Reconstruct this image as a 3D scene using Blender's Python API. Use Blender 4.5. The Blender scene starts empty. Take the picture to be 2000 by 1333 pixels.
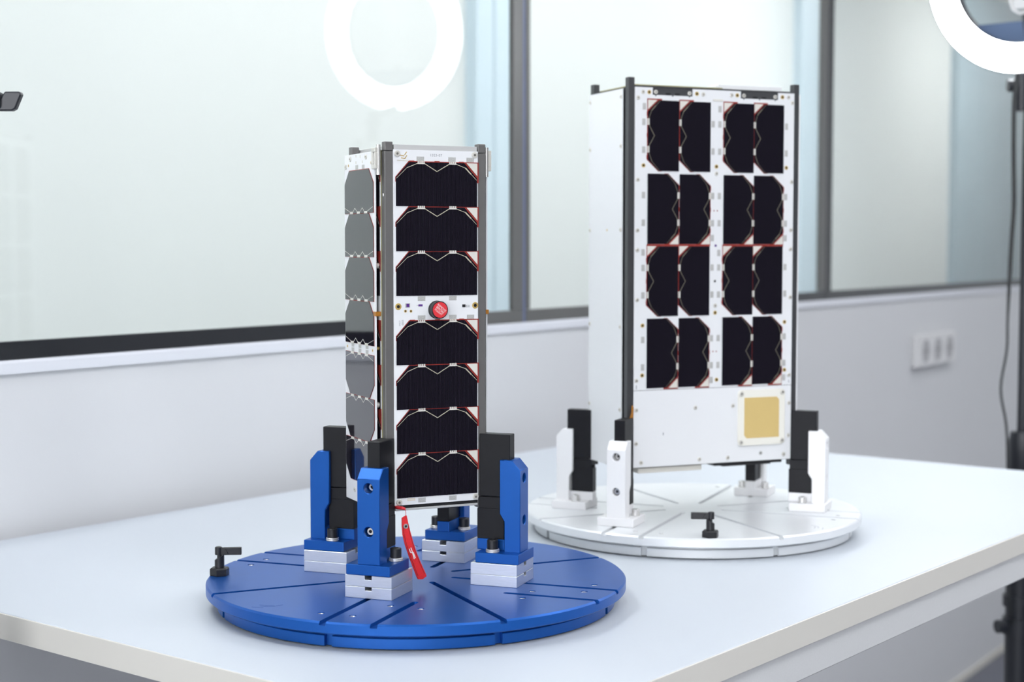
import bpy, math, random
from mathutils import Vector, Matrix
random.seed(4)
SC = bpy.context.scene
COL = SC.collection
R = math.radians

# ------------------------------------------------------------------ camera
cam = bpy.data.cameras.new('camera')
camo = bpy.data.objects.new('camera', cam)
COL.objects.link(camo)
cx, cu, cf = (0.620584, -0.784140, 0.000325), (0.047727, 0.038186, 0.998130), (0.782686, 0.619408, -0.061122)
camo.matrix_world = Matrix(((cx[0], cu[0], -cf[0], 0.0), (cx[1], cu[1], -cf[1], 0.0), (cx[2], cu[2], -cf[2], 0.34098), (0, 0, 0, 1)))
cam.sensor_width = 36.0
cam.lens = 3040.25 / 2000 * 36.0
cam.shift_y = 0.0
cam.clip_start = 0.05
cam.dof.use_dof = True
cam.dof.focus_distance = 1.43
cam.dof.aperture_fstop = 6.3
SC.camera = camo

# ------------------------------------------------------------------ world, exposure
w = bpy.data.worlds.new('world')
SC.world = w
w.use_nodes = True
w.node_tree.nodes['Background'].inputs[0].default_value = (0.93, 0.955, 1.0, 1)
w.node_tree.nodes['Background'].inputs[1].default_value = 5.0
SC.view_settings.view_transform = 'Standard'
SC.view_settings.look = 'None'
SC.view_settings.gamma = 1.0
SC.view_settings.use_curve_mapping = False
SC.view_settings.exposure = 0.30
try:
    SC.cycles.sample_clamp_indirect = 6.0
    SC.cycles.max_bounces = 5
    SC.cycles.diffuse_bounces = 2
    SC.cycles.glossy_bounces = 4
    SC.cycles.use_adaptive_sampling = True
    SC.cycles.adaptive_threshold = 0.08
    SC.cycles.use_denoising = True; SC.cycles.use_light_tree = False
    SC.cycles.transparent_max_bounces = 12
    SC.cycles.caustics_reflective = False
    SC.cycles.caustics_refractive = False
    SC.cycles.blur_glossy = 0.5
except Exception:
    pass
CEILING_POWER = 8.0      # radiance of the ceiling light panels
CORRIDOR_POWER = 10.0      # radiance of the light panels behind the glass
RING_POWER = 19.0         # radiance of the ring lamps

# ------------------------------------------------------------------ materials
def mat(name, col, rough=0.5, metal=0.0, spec=0.5, emit=None, noise=0.0, scale=40.0, bump=0.0, stretch=None, coat=0.0):
    m = bpy.data.materials.new(name)
    m.use_nodes = True
    nt = m.node_tree
    b = nt.nodes['Principled BSDF']
    c = (col[0], col[1], col[2], 1)
    b.inputs['Base Color'].default_value = c
    b.inputs['Roughness'].default_value = rough
    b.inputs['Metallic'].default_value = metal
    b.inputs['Specular IOR Level'].default_value = spec
    b.inputs['Coat Weight'].default_value = coat
    b.inputs['Coat Roughness'].default_value = 0.05
    if emit:
        b.inputs['Emission Color'].default_value = (emit[0], emit[1], emit[2], 1)
        b.inputs['Emission Strength'].default_value = emit[3]
    if noise or bump:
        tc = nt.nodes.new('ShaderNodeTexCoord')
        mp = nt.nodes.new('ShaderNodeMapping')
        if stretch:
            mp.inputs['Scale'].default_value = stretch
        nz = nt.nodes.new('ShaderNodeTexNoise')
        nz.inputs['Scale'].default_value = scale
        nz.inputs['Detail'].default_value = 4
        nt.links.new(tc.outputs['Object'], mp.inputs['Vector'])
        nt.links.new(mp.outputs['Vector'], nz.inputs['Vector'])
        if noise:
            mx = nt.nodes.new('ShaderNodeMix')
            mx.data_type = 'RGBA'
            mx.inputs[6].default_value = tuple(max(0, x * (1 - noise)) for x in col) + (1,)
            mx.inputs[7].default_value = tuple(min(1, x * (1 + noise)) for x in col) + (1,)
            nt.links.new(nz.outputs['Fac'], mx.inputs[0])
            nt.links.new(mx.outputs[2], b.inputs['Base Color'])
        if bump:
            bp = nt.nodes.new('ShaderNodeBump')
            bp.inputs['Strength'].default_value = bump
            bp.inputs['Distance'].default_value = 0.0006
            nt.links.new(nz.outputs['Fac'], bp.inputs['Height'])
            nt.links.new(bp.outputs['Normal'], b.inputs['Normal'])
    return m

M = {}
M['blue'] = mat('blue_anodised_aluminium', (0.006, 0.092, 0.39), 0.36, 0.55, 0.5, noise=0.06, scale=60)
M['white_al'] = mat('white_anodised_aluminium', (0.80, 0.82, 0.84), 0.33, 0.25, 0.5, noise=0.02, scale=60)
M['white_paint'] = mat('white_bracket', (0.90, 0.90, 0.91), 0.4, 0.0, 0.5, noise=0.02, scale=60)
M['raw_al'] = mat('milled_aluminium', (0.74, 0.76, 0.80), 0.30, 0.75, 0.5, noise=0.10, scale=90, stretch=(1, 1, 14))
M['silver'] = mat('bright_steel', (0.74, 0.73, 0.71), 0.25, 0.6)
M['nickel'] = mat('nickel_screw', (0.70, 0.68, 0.62), 0.35, 0.35)
M['recess'] = mat('screw_recess', (0.20, 0.19, 0.17), 0.5, 0.2)
M['black'] = mat('black_plastic_insert', (0.009, 0.009, 0.011), 0.45, 0.0, 0.25, noise=0.2, scale=120)
M['blacksteel'] = mat('black_oxide_steel', (0.028, 0.028, 0.030), 0.38, 0.4, 0.5, noise=0.25, scale=200)
M['rubber'] = mat('dark_rubber', (0.015, 0.015, 0.016), 0.8)
M['rail'] = mat('hard_anodised_rail', (0.17, 0.165, 0.16), 0.42, 0.35, 0.5, noise=0.06, scale=150)
M['rail_dark'] = mat('dark_anodised_rail', (0.062, 0.063, 0.067), 0.40, 0.25, 0.5, noise=0.06, scale=150)
M['pcb'] = mat('white_solder_mask', (0.80, 0.81, 0.82), 0.35, 0.0, 0.5, noise=0.01)
M['pcb_edge'] = mat('olive_board_edge', (0.36, 0.34, 0.17), 0.6)
M['plate'] = mat('light_grey_end_plate', (0.62, 0.62, 0.61), 0.4, 0.3)
M['patchframe'] = mat('cream_antenna_board', (0.84, 0.82, 0.74), 0.4)
M['cream'] = mat('cream_diode', (0.70, 0.68, 0.62), 0.4)
M['red'] = mat('red_kapton', (0.29, 0.030, 0.022), 0.4)
M['redcap'] = mat('red_enamel', (0.72, 0.035, 0.045), 0.45)
M['redcloth'] = mat('red_fabric', (0.74, 0.020, 0.026), 0.7, noise=0.15, scale=600, bump=0.3)
M['redseam'] = mat('dark_red_stitching', (0.22, 0.006, 0.008), 0.8)
M['gold'] = mat('gold_plating', (0.78, 0.55, 0.18), 0.3, 0.5)
M['patch'] = mat('matte_gold_patch', (0.74, 0.55, 0.22), 0.5, 0.2, noise=0.03)
M['busbar'] = mat('pale_gold_busbar', (0.72, 0.68, 0.52), 0.35, 0.4)
M['busbar2'] = mat('dull_gold_busbar', (0.22, 0.20, 0.15), 0.4, 0.3)
M['pad'] = mat('grey_solder_pad', (0.52, 0.52, 0.50), 0.5, 0.3, noise=0.55, scale=1500)
M['textgrey'] = mat('grey_print', (0.27, 0.28, 0.30), 0.6)
M['textwhite'] = mat('white_print', (0.86, 0.80, 0.80), 0.6)
M['purple'] = mat('purple_sensor', (0.10, 0.03, 0.22), 0.25)
M['brown'] = mat('amber_tape', (0.42, 0.17, 0.02), 0.4)
M['desk'] = mat('white_laminate', (0.615, 0.66, 0.715), 0.42, 0.0, 0.35, noise=0.012, scale=3)
M['deskedge'] = mat('cream_edge_band', (0.74, 0.72, 0.66), 0.45)
M['desksteel'] = mat('grey_powder_coat', (0.74, 0.75, 0.75), 0.5, 0.1, noise=0.05, scale=900)
M['wall'] = mat('white_wall_paint', (0.74, 0.75, 0.765), 0.55, 0.0, 0.35, noise=0.012, scale=2)
M['ledge'] = mat('white_ledge', (0.80, 0.82, 0.87), 0.4)
M['wallfar'] = mat('corridor_wall_paint', (0.82, 0.84, 0.81), 0.7, noise=0.02, scale=1.5)
M['paleblue'] = mat('pale_blue_laminate', (0.66, 0.78, 0.84), 0.4)
M['greyblue'] = mat('grey_blue_laminate', (0.40, 0.53, 0.59), 0.4)
M['darkroom'] = mat('unseen_dark_wall', (0.022, 0.022, 0.026), 0.9)
M['midwall'] = mat('grey_wall_paint', (0.42, 0.43, 0.45), 0.8)
M['ceil'] = mat('white_ceiling', (0.75, 0.76, 0.77), 0.8)
M['floor'] = mat('blue_grey_floor', (0.16, 0.165, 0.20), 0.45, noise=0.05, scale=8)
M['frame_black'] = mat('black_window_frame', (0.012, 0.014, 0.018), 0.14, 0.0, 0.5)
M['frame_sheen'] = mat('window_frame_sheen', (0.15, 0.15, 0.145), 0.4, 0.3)  # dark glossy frame with the reflected room brightness painted in as grey
M['frame_gap'] = mat('blue_grey_gasket', (0.15, 0.18, 0.30), 0.5)
M['lampblack'] = mat('black_lamp_plastic', (0.016, 0.018, 0.024), 0.35)
M['lampblue'] = mat('blue_grey_tray', (0.10, 0.15, 0.26), 0.4)
M['cable'] = mat('black_cable', (0.018, 0.020, 0.022), 0.5)
M['outlet'] = mat('white_socket_plastic', (0.78, 0.78, 0.78), 0.35)
M['socket'] = mat('grey_socket_recess', (0.46, 0.46, 0.47), 0.5)
M['ledpanel'] = mat('ceiling_light_diffuser', (0.9, 0.9, 0.9), 0.6, emit=(0.95, 0.965, 1.0, CEILING_POWER))
M['ledfar'] = mat('corridor_light_diffuser', (0.9, 0.9, 0.9), 0.6, emit=(1.0, 0.985, 0.985, CORRIDOR_POWER))
M['ring'] = mat('ring_lamp_diffuser', (0.9, 0.9, 0.9), 0.6, emit=(0.92, 0.955, 1.0, RING_POWER))

def cell_material():
    m = mat('solar_cell_glass', (0.010, 0.008, 0.013), 0.06, 0.0, 0.5)
    nt = m.node_tree
    b = nt.nodes['Principled BSDF']
    tc = nt.nodes.new('ShaderNodeTexCoord')
    sp = nt.nodes.new('ShaderNodeSeparateXYZ')
    nt.links.new(tc.outputs['Object'], sp.inputs[0])
    mu = nt.nodes.new('ShaderNodeMath'); mu.operation = 'MULTIPLY'; mu.inputs[1].default_value = 2 * math.pi / 0.00135
    sn = nt.nodes.new('ShaderNodeMath'); sn.operation = 'SINE'
    gt = nt.nodes.new('ShaderNodeMath'); gt.operation = 'GREATER_THAN'; gt.inputs[1].default_value = 0.80
    nt.links.new(sp.outputs['X'], mu.inputs[0]); nt.links.new(mu.outputs[0], sn.inputs[0]); nt.links.new(sn.outputs[0], gt.inputs[0])
    mx = nt.nodes.new('ShaderNodeMix'); mx.data_type = 'RGBA'
    mx.inputs[6].default_value = (0.0065, 0.0052, 0.0100, 1)
    mx.inputs[7].default_value = (0.022, 0.019, 0.026, 1)
    nt.links.new(gt.outputs[0], mx.inputs[0]); nt.links.new(mx.outputs[2], b.inputs['Base Color'])
    nz = nt.nodes.new('ShaderNodeTexNoise'); nz.inputs['Scale'].default_value = 22; nz.inputs['Detail'].default_value = 1
    bp = nt.nodes.new('ShaderNodeBump'); bp.inputs['Strength'].default_value = 0.12; bp.inputs['Distance'].default_value = 0.0004
    nt.links.new(tc.outputs['Object'], nz.inputs['Vector']); nt.links.new(nz.outputs['Fac'], bp.inputs['Height'])
    nt.links.new(bp.outputs['Normal'], b.inputs['Normal'])
    return m
M['cell'] = cell_material()
M['cell_plain'] = mat('solar_cell_smooth', (0.012, 0.010, 0.016), 0.045, 0.0, 0.7, coat=0.4)

def glass_material():
    m = bpy.data.materials.new('window_glass')
    m.use_nodes = True
    nt = m.node_tree
    for n in list(nt.nodes):
        nt.nodes.remove(n)
    out = nt.nodes.new('ShaderNodeOutputMaterial')
    tr = nt.nodes.new('ShaderNodeBsdfTransparent'); tr.inputs[0].default_value = (0.965, 0.988, 0.992, 1)
    gl = nt.nodes.new('ShaderNodeBsdfGlossy'); gl.inputs['Roughness'].default_value = 0.0
    # Schlick reflectance, the same from both sides of the sheet
    ge = nt.nodes.new('ShaderNodeNewGeometry')
    dt = nt.nodes.new('ShaderNodeVectorMath'); dt.operation = 'DOT_PRODUCT'
    nt.links.new(ge.outputs['Normal'], dt.inputs[0]); nt.links.new(ge.outputs['Incoming'], dt.inputs[1])
    def math_node(op, x, y):
        n = nt.nodes.new('ShaderNodeMath'); n.operation = op
        for i, q in enumerate((x, y)):
            if q is None: continue
            if isinstance(q, (int, float)): n.inputs[i].default_value = q
            else: nt.links.new(q, n.inputs[i])
        return n.outputs[0]
    c_ = math_node('ABSOLUTE', dt.outputs['Value'], None)
    p5 = math_node('POWER', math_node('SUBTRACT', 1.0, c_), 5.0)
    fac = math_node('ADD', math_node('MULTIPLY', p5, 0.96), 0.04)
    mx = nt.nodes.new('ShaderNodeMixShader')
    nt.links.new(fac, mx.inputs[0])
    nt.links.new(tr.outputs[0], mx.inputs[1]); nt.links.new(gl.outputs[0], mx.inputs[2])
    nt.links.new(mx.outputs[0], out.inputs[0])
    return m
M['glass'] = glass_material()

# ------------------------------------------------------------------ mesh helpers
class MB:
    """collects shapes in millimetres (or metres with k=1) into one mesh"""
    def __init__(self, k=0.001):
        self.k = k; self.v = []; self.f = []; self.m = []; self.s = []
    def add(self, vs, fs, m=0, smooth=False):
        o = len(self.v); self.v += [tuple(p) for p in vs]
        for f in fs:
            self.f.append(tuple(i + o for i in f)); self.m.append(m); self.s.append(smooth)
        return self
    def box(self, x0, x1, y0, y1, z0, z1, m=0):
        vs = [(x, y, z) for z in (z0, z1) for y in (y0, y1) for x in (x0, x1)]
        return self.add(vs, [(0, 2, 3, 1), (4, 5, 7, 6), (0, 1, 5, 4), (1, 3, 7, 5), (3, 2, 6, 7), (2, 0, 4, 6)], m)
    def prism(self, poly, lo, hi, axis='z', m=0):
        n = len(poly)
        ar = sum(poly[i][0] * poly[(i + 1) % n][1] - poly[(i + 1) % n][0] * poly[i][1] for i in range(n))
        if (ar < 0) != (axis == 'y'):
            poly = poly[::-1]
        if axis == 'z': pt = lambda a, b, c: (a, b, c)
        elif axis == 'y': pt = lambda a, b, c: (a, c, b)
        else: pt = lambda a, b, c: (c, a, b)
        vs = [pt(a, b, lo) for a, b in poly] + [pt(a, b, hi) for a, b in poly]
        fs = [tuple(range(n))[::-1], tuple(range(n, 2 * n))] + [(i, (i + 1) % n, n + (i + 1) % n, n + i) for i in range(n)]
        return self.add(vs, fs, m)
    def lathe(self, prof, c=(0, 0, 0), axis='z', n=32, mats=None, m=0, smooth=True, phase=0.0):
        """prof: list of (radius, height); closed at radius 0"""
        vs = []; rows = []
        for r, h in prof:
            if r <= 1e-9:
                rows.append([len(vs)]); vs.append((0, 0, h))
            else:
                rows.append([len(vs) + i for i in range(n)])
                vs += [(r * math.cos(2 * math.pi * i / n + phase), r * math.sin(2 * math.pi * i / n + phase), h) for i in range(n)]
        if axis == 'z': tr = lambda p: (p[0] + c[0], p[1] + c[1], p[2] + c[2])
        elif axis == '-y': tr = lambda p: (p[0] + c[0], -p[2] + c[1], p[1] + c[2])
        elif axis == 'x': tr = lambda p: (p[2] + c[0], p[0] + c[1], p[1] + c[2])
        else: tr = lambda p: (p[1] + c[0], p[2] + c[1], p[0] + c[2])
        vs = [tr(p) for p in vs]
        for j in range(len(prof) - 1):
            a, b = rows[j], rows[j + 1]; fs = []
            for i in range(n):
                i2 = (i + 1) % n
                if len(a) == 1 and len(b) == 1: continue
                if len(a) == 1: fs.append((a[0], b[i], b[i2])[::-1])
                elif len(b) == 1: fs.append((a[i], a[i2], b[0]))
                else: fs.append((a[i], a[i2], b[i2], b[i]))
            flat = abs(prof[j][1] - prof[j + 1][1]) < 1e-9
            o = len(self.v)
            mm = mats[j] if mats else m
            for f in fs:
                self.f.append(tuple(q + o for q in f)); self.m.append(mm); self.s.append(smooth and not flat)
        self.v += vs
        return self
    def tube(self, pts, rad, n=10, m=0):
        """round bar along points; rad a number or one per point"""
        P = [Vector(p) for p in pts]
        rr = rad if isinstance(rad, (list, tuple)) else [rad] * len(P)
        vs = []; up = Vector((0.31, 0.17, 0.93)); prev = None
        for i, p in enumerate(P):
            d = (P[min(i + 1, len(P) - 1)] - P[max(i - 1, 0)]).normalized()
            if prev is None:
                a = d.cross(up).normalized()
            else:
                a = (prev - d * prev.dot(d)).normalized()
            prev = a; b = d.cross(a)
            vs += [p + (a * math.cos(2 * math.pi * j / n) + b * math.sin(2 * math.pi * j / n)) * rr[i] for j in range(n)]
        fs = [(i * n + j, i * n + (j + 1) % n, (i + 1) * n + (j + 1) % n, (i + 1) * n + j) for i in range(len(P) - 1) for j in range(n)]
        self.add(vs, fs, m, True)
        e = len(P) * n
        self.add(vs[:n], [tuple(range(n))[::-1]], m); self.add(vs[e - n:], [tuple(range(n))], m)
        return self
    def strip(self, pts, width, y0, y1, m=0):
        """flat line of the given width drawn in the xz plane between depths y0 and y1"""
        for (ax, az), (bx, bz) in zip(pts, pts[1:]):
            d = Vector((bx - ax, bz - az)); L = d.length; d /= L
            n = Vector((-d.y, d.x)) * width / 2; e = d * width * 0.25
            self.prism([(ax - e.x + n.x, az - e.y + n.y), (ax - e.x - n.x, az - e.y - n.y), (bx + e.x - n.x, bz + e.y - n.y), (bx + e.x + n.x, bz + e.y + n.y)], y0, y1, 'y', m)
        return self
    def mesh(self, name, mats):
        me = bpy.data.meshes.new(name)
        me.from_pydata([(x * self.k, y * self.k, z * self.k) for x, y, z in self.v], [], self.f)
        for q in mats:
            me.materials.append(M[q])
        me.polygons.foreach_set('material_index', self.m)
        me.polygons.foreach_set('use_smooth', self.s)
        me.update()
        if any(self.s): me.set_sharp_from_angle(angle=R(28))
        return me
    def build(self, name, mats, parent=None, loc=(0, 0, 0), rot=(0, 0, 0), bevel=0.0, seg=1):
        if isinstance(mats, str): mats = [mats]
        return link(name, self.mesh(name, mats), parent, loc, rot, bevel, seg)

def link(name, me, parent=None, loc=(0, 0, 0), rot=(0, 0, 0), bevel=0.0, seg=1):
    """loc in metres"""
    o = bpy.data.objects.new(name, me)
    COL.objects.link(o)
    o.parent = parent; o.location = loc; o.rotation_euler = rot
    if bevel:
        b = o.modifiers.new('bevel', 'BEVEL'); b.width = bevel * 0.001; b.segments = seg; b.limit_method = 'ANGLE'; b.angle_limit = R(40)
    return o

def mm(*p): return tuple(q * 0.001 for q in p)

def empty(name, loc=(0, 0, 0), rz=0.0, parent=None):
    o = bpy.data.objects.new(name, None)
    COL.objects.link(o); o.empty_display_size = 0.05
    o.location = loc; o.rotation_euler = (0, 0, rz); o.parent = parent
    return o

def tag(o, label=None, cat=None, group=None, kind=None):
    if label: o['label'] = label
    if cat: o['category'] = cat
    if group: o['group'] = group
    if kind: o['kind'] = kind
    return o

def carve(me, cutter, mats):
    """mesh minus cutter; the helper objects are removed again"""
    a = bpy.data.objects.new('tmp_a', me); b = bpy.data.objects.new('tmp_b', cutter)
    COL.objects.link(a); COL.objects.link(b)
    md = a.modifiers.new('cut', 'BOOLEAN'); md.operation = 'DIFFERENCE'; md.solver = 'EXACT'; md.object = b
    dg = bpy.context.evaluated_depsgraph_get(); dg.update()
    out = bpy.data.meshes.new_from_object(a.evaluated_get(dg))
    bpy.data.objects.remove(a); bpy.data.objects.remove(b)
    out.materials.clear()
    for q in mats: out.materials.append(M[q])
    out.set_sharp_from_angle(angle=R(28))
    return out

def text_mesh(body, size, mname, extrude=0.00008, align='CENTER', spacing=1.0):
    cu_ = bpy.data.curves.new('tmp_text', 'FONT')
    cu_.body = body; cu_.size = size * 0.001; cu_.extrude = extrude; cu_.align_x = align; cu_.align_y = 'CENTER'; cu_.resolution_u = 3
    cu_.space_character = spacing
    o = bpy.data.objects.new('tmp_text', cu_); COL.objects.link(o)
    dg = bpy.context.evaluated_depsgraph_get(); dg.update()
    me = bpy.data.meshes.new_from_object(o.evaluated_get(dg))
    bpy.data.objects.remove(o); bpy.data.curves.remove(cu_)
    me.materials.clear(); me.materials.append(M[mname])
    return me

# ------------------------------------------------------------------ the room
FLOOR = -1.03; CEIL = 1.78
PHI = R(4.6); WALL0 = (0.80, 1.578, 0.0)          # the glazed wall: origin and direction
SILL = 0.206
def struct(o): o['kind'] = 'structure'; return o
wr = lambda: dict(loc=WALL0, rot=(0, 0, PHI))
struct(MB(1).box(-3.2, 6.2, -4.2, 4.2, FLOOR - 0.05, FLOOR).build('floor', 'floor'))
struct(MB(1).box(-3.2, 12.0, -4.2, 5.2, CEIL, CEIL + 0.05).build('ceiling', 'ceil'))
struct(MB(1).box(-3.0, 5.4, 0.0, 0.07, FLOOR, SILL - 0.008).build('wall_window', 'wall', **wr()))
struct(MB(1).box(-3.2, 6.2, -4.2, -4.1, FLOOR, CEIL).build('wall_rear', 'darkroom'))  # unseen rear wall, coloured dark so the front cells mirror black
b = MB(1)          # unseen wall; its large opening is added so sky brightens the front faces
b.box(-3.2, -3.1, -4.1, 2.2, FLOOR, -0.25); b.box(-3.2, -3.1, -4.1, 2.2, 1.62, CEIL)
b.box(-3.2, -3.1, -4.1, -3.8, -0.25, 1.62); b.box(-3.2, -3.1, 0.9, 2.2, -0.25, 1.62)
struct(b.build('wall_left', 'midwall'))
struct(MB(1).box(5.6, 5.7, -4.1, 2.0, FLOOR, CEIL).build('wall_right', 'wall'))
# rounded ledge on top of the low wall
b = MB(1)
b.prism([(-0.006, SILL - 0.016), (-0.006, SILL - 0.003), (-0.003, SILL), (0.07, SILL), (0.07, SILL - 0.008), (0.0, SILL - 0.008), (0.0, SILL - 0.016)], -3.0, 5.4, 'x')
struct(b.build('trim_1', 'ledge', **wr()))
struct(MB(1).box(-3.0, 5.4, -0.008, 0.0, FLOOR, FLOOR + 0.02).build('baseboard_window', 'deskedge', **wr()))

def window(name, s0, s1, left, right, rails, label_mats):
    """one fixed light: stiles, bottom rails, top rail, gasket and the pane"""
    w_ = empty(name, WALL0, PHI); struct(w_)
    for (a, c, q) in rails:
        MB(1).box(a, c, 0.0, 0.012, SILL, SILL + 0.022).build('bottom_rail', q, w_, bevel=1.0)
    for (a, c, q) in left + right:
        MB(1).box(a, c, 0.0, 0.010, SILL + 0.0225, 1.70).build('stile', q, w_, bevel=1.0)
    MB(1).box(s0, s1, 0.0, 0.012, 1.70, CEIL).build('top_rail', 'frame_black', w_)
    MB(1).box(s0, s1, 0.004, 0.009, SILL + 0.012, 1.705).build('pane', 'glass', w_)
    return w_
window('window_1', -3.0, 1.3385, [], [(1.3385, 1.369, 'frame_sheen')], [(-3.0, 1.10, 'frame_black'), (1.10, 1.369, 'frame_sheen')], None)  # grey rail length paints the reflection, the black one goes without
window('window_2', 1.392, 2.704, [(1.379, 1.392, 'frame_sheen')], [(2.704, 2.742, 'frame_sheen')], [(1.379, 2.30, 'frame_sheen'), (2.30, 2.742, 'frame_black')], None)
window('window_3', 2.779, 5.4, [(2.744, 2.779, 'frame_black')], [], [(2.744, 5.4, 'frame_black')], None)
g = MB(1).box(1.369, 1.379, 0.002, 0.010, SILL, 1.70).build('trim_2', 'frame_gap', **wr()); struct(g)

# corridor behind the glass
struct(MB(1).box(-3.0, 12.0, 1.15, 1.25, FLOOR, CEIL).build('wall_corridor', 'wallfar', **wr()))
struct(MB(1).box(11.9, 12.0, -0.4, 1.15, FLOOR, CEIL).build('wall_corridor_end', 'wallfar', **wr()))
struct(MB(1).box(-3.1, -3.0, 0.0, 1.25, FLOOR, CEIL).build('wall_corridor_start', 'wallfar', **wr()))
struct(MB(1).box(5.4, 12.0, 0.0, 0.07, FLOOR, CEIL).build('wall_corridor_side', 'wallfar', **wr()))
struct(MB(1).box(-3.0, 12.0, 0.07, 1.15, FLOOR - 0.04, FLOOR - 0.001).build('floor_corridor', 'floor', **wr()))
def cupboard(s0, s1, n0, q, label, seams):
    c = empty('cupboard', WALL0, PHI)
    tag(c, label, 'cupboard')
    MB(1).box(s0, s1, n0 + 0.02, 1.15, FLOOR, 1.72).build('carcass', q, c)
    e = [s0] + seams + [s1]
    for a, d in zip(e, e[1:]):
        MB(1).box(a + 0.004, d - 0.004, n0, n0 + 0.02, FLOOR + 0.04, 1.715).build('door', q, c, bevel=2)
    return c
cupboard(2.807, 3.03, 1.11, 'paleblue', 'narrow pale blue cupboard behind the glass, left of the double window post', [2.90])
cupboard(5.157, 5.43, 1.11, 'paleblue', 'pale blue cupboard behind the glass, just left of the dark right window post', [])
cupboard(7.186, 8.40, 1.11, 'greyblue', 'wide grey-blue cupboard behind the rightmost pane, beyond the ring lamp', [7.60, 7.95])

def light_panel(name, loc, sx, sy, q, label, cat, group, rz=0.0):
    o = empty(name, loc, rz); tag(o, label, cat, group)
    fr = MB(1)
    t = 0.02
    fr.box(-sx - t, sx + t, -sy - t, -sy, -0.012, 0); fr.box(-sx - t, sx + t, sy, sy + t, -0.012, 0)
    fr.box(-sx - t, -sx, -sy, sy, -0.012, 0); fr.box(sx, sx + t, -sy, sy, -0.012, 0)
    fr.build('frame', 'outlet', o)
    MB(1).box(-sx, sx, -sy, sy, -0.008, 0).build('diffuser', q, o)
    return o
for x in (-0.6, 0.9, 2.4, 3.9):
    for y in (-3.2, -1.8, -0.2):  # rear rows are unseen panels added to brighten the front faces
        light_panel('unseen_ceiling_light', (x, y, CEIL - 0.001), 0.30, 0.30, 'ledpanel', 'unseen square white light panel in the ceiling, lighting the desk and the front faces', 'ceiling light', 'ceiling light panels of the room')
for x, y in ((3.7, 0.75),):  # extra unseen panel, added to lift the right part of the window wall
    light_panel('unseen_ceiling_light', (x, y, CEIL - 0.001), 0.30, 0.30, 'ledpanel', 'unseen square white light panel in the ceiling, lighting the desk and the front faces', 'ceiling light', 'ceiling light panels of the room')
for s in (0.2, 1.8, 3.15, 4.45, 7.0):
    p = (WALL0[0] + s * math.cos(PHI) - 0.32 * math.sin(PHI), WALL0[1] + s * math.sin(PHI) + 0.32 * math.cos(PHI), CEIL - 0.001)
    light_panel('corridor_light', p, 0.55, 0.20, 'ledfar', 'long light panel in the corridor ceiling behind the glass', 'ceiling light', 'corridor ceiling lights', PHI)

# ------------------------------------------------------------------ desk
DX0, DX1, DY0, DY1 = 0.8254, 2.3253, 0.6608, 1.573
desk = empty('desk', (DX0, DY0, FLOOR)); tag(desk, 'long white laminate workbench carrying both turntables', 'desk')
dz = -FLOOR
MB(1).box(0.002, DX1 - DX0 - 0.002, 0.002, DY1 - DY0, dz - 0.024, dz).build('worktop', 'desk', desk, bevel=0.6)
b = MB(1)
b.box(0, DX1 - DX0, 0, 0.002, dz - 0.0245, dz - 0.0008).build('edge_band', 'deskedge', desk)
MB(1).box(0, 0.002, 0.002, DY1 - DY0, dz - 0.0245, dz - 0.0008).build('edge_band', 'deskedge', desk)
MB(1).box(DX1 - DX0 - 0.002, DX1 - DX0, 0.002, DY1 - DY0, dz - 0.0245, dz - 0.0008).build('edge_band', 'deskedge', desk)
MB(1).box(0.04, DX1 - DX0 - 0.03, 0.004, 0.034, dz - 0.058, dz - 0.025).build('apron', 'desksteel', desk, bevel=1.5)
MB(1).box(0.04, DX1 - DX0 - 0.03, DY1 - DY0 - 0.06, DY1 - DY0 - 0.03, dz - 0.058, dz - 0.025).build('apron', 'desksteel', desk, bevel=1.5)
for x in (0.28, 1.20):
    lg = MB(1).box(x, x + 0.07, 0.62, 0.69, 0.03, dz - 0.0245).build('leg', 'desksteel', desk, bevel=2)
    MB(1).box(x - 0.005, x + 0.075, 0.08, DY1 - DY0 - 0.03, 0.0, 0.03).build('foot', 'desksteel', lg, bevel=2)

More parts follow.
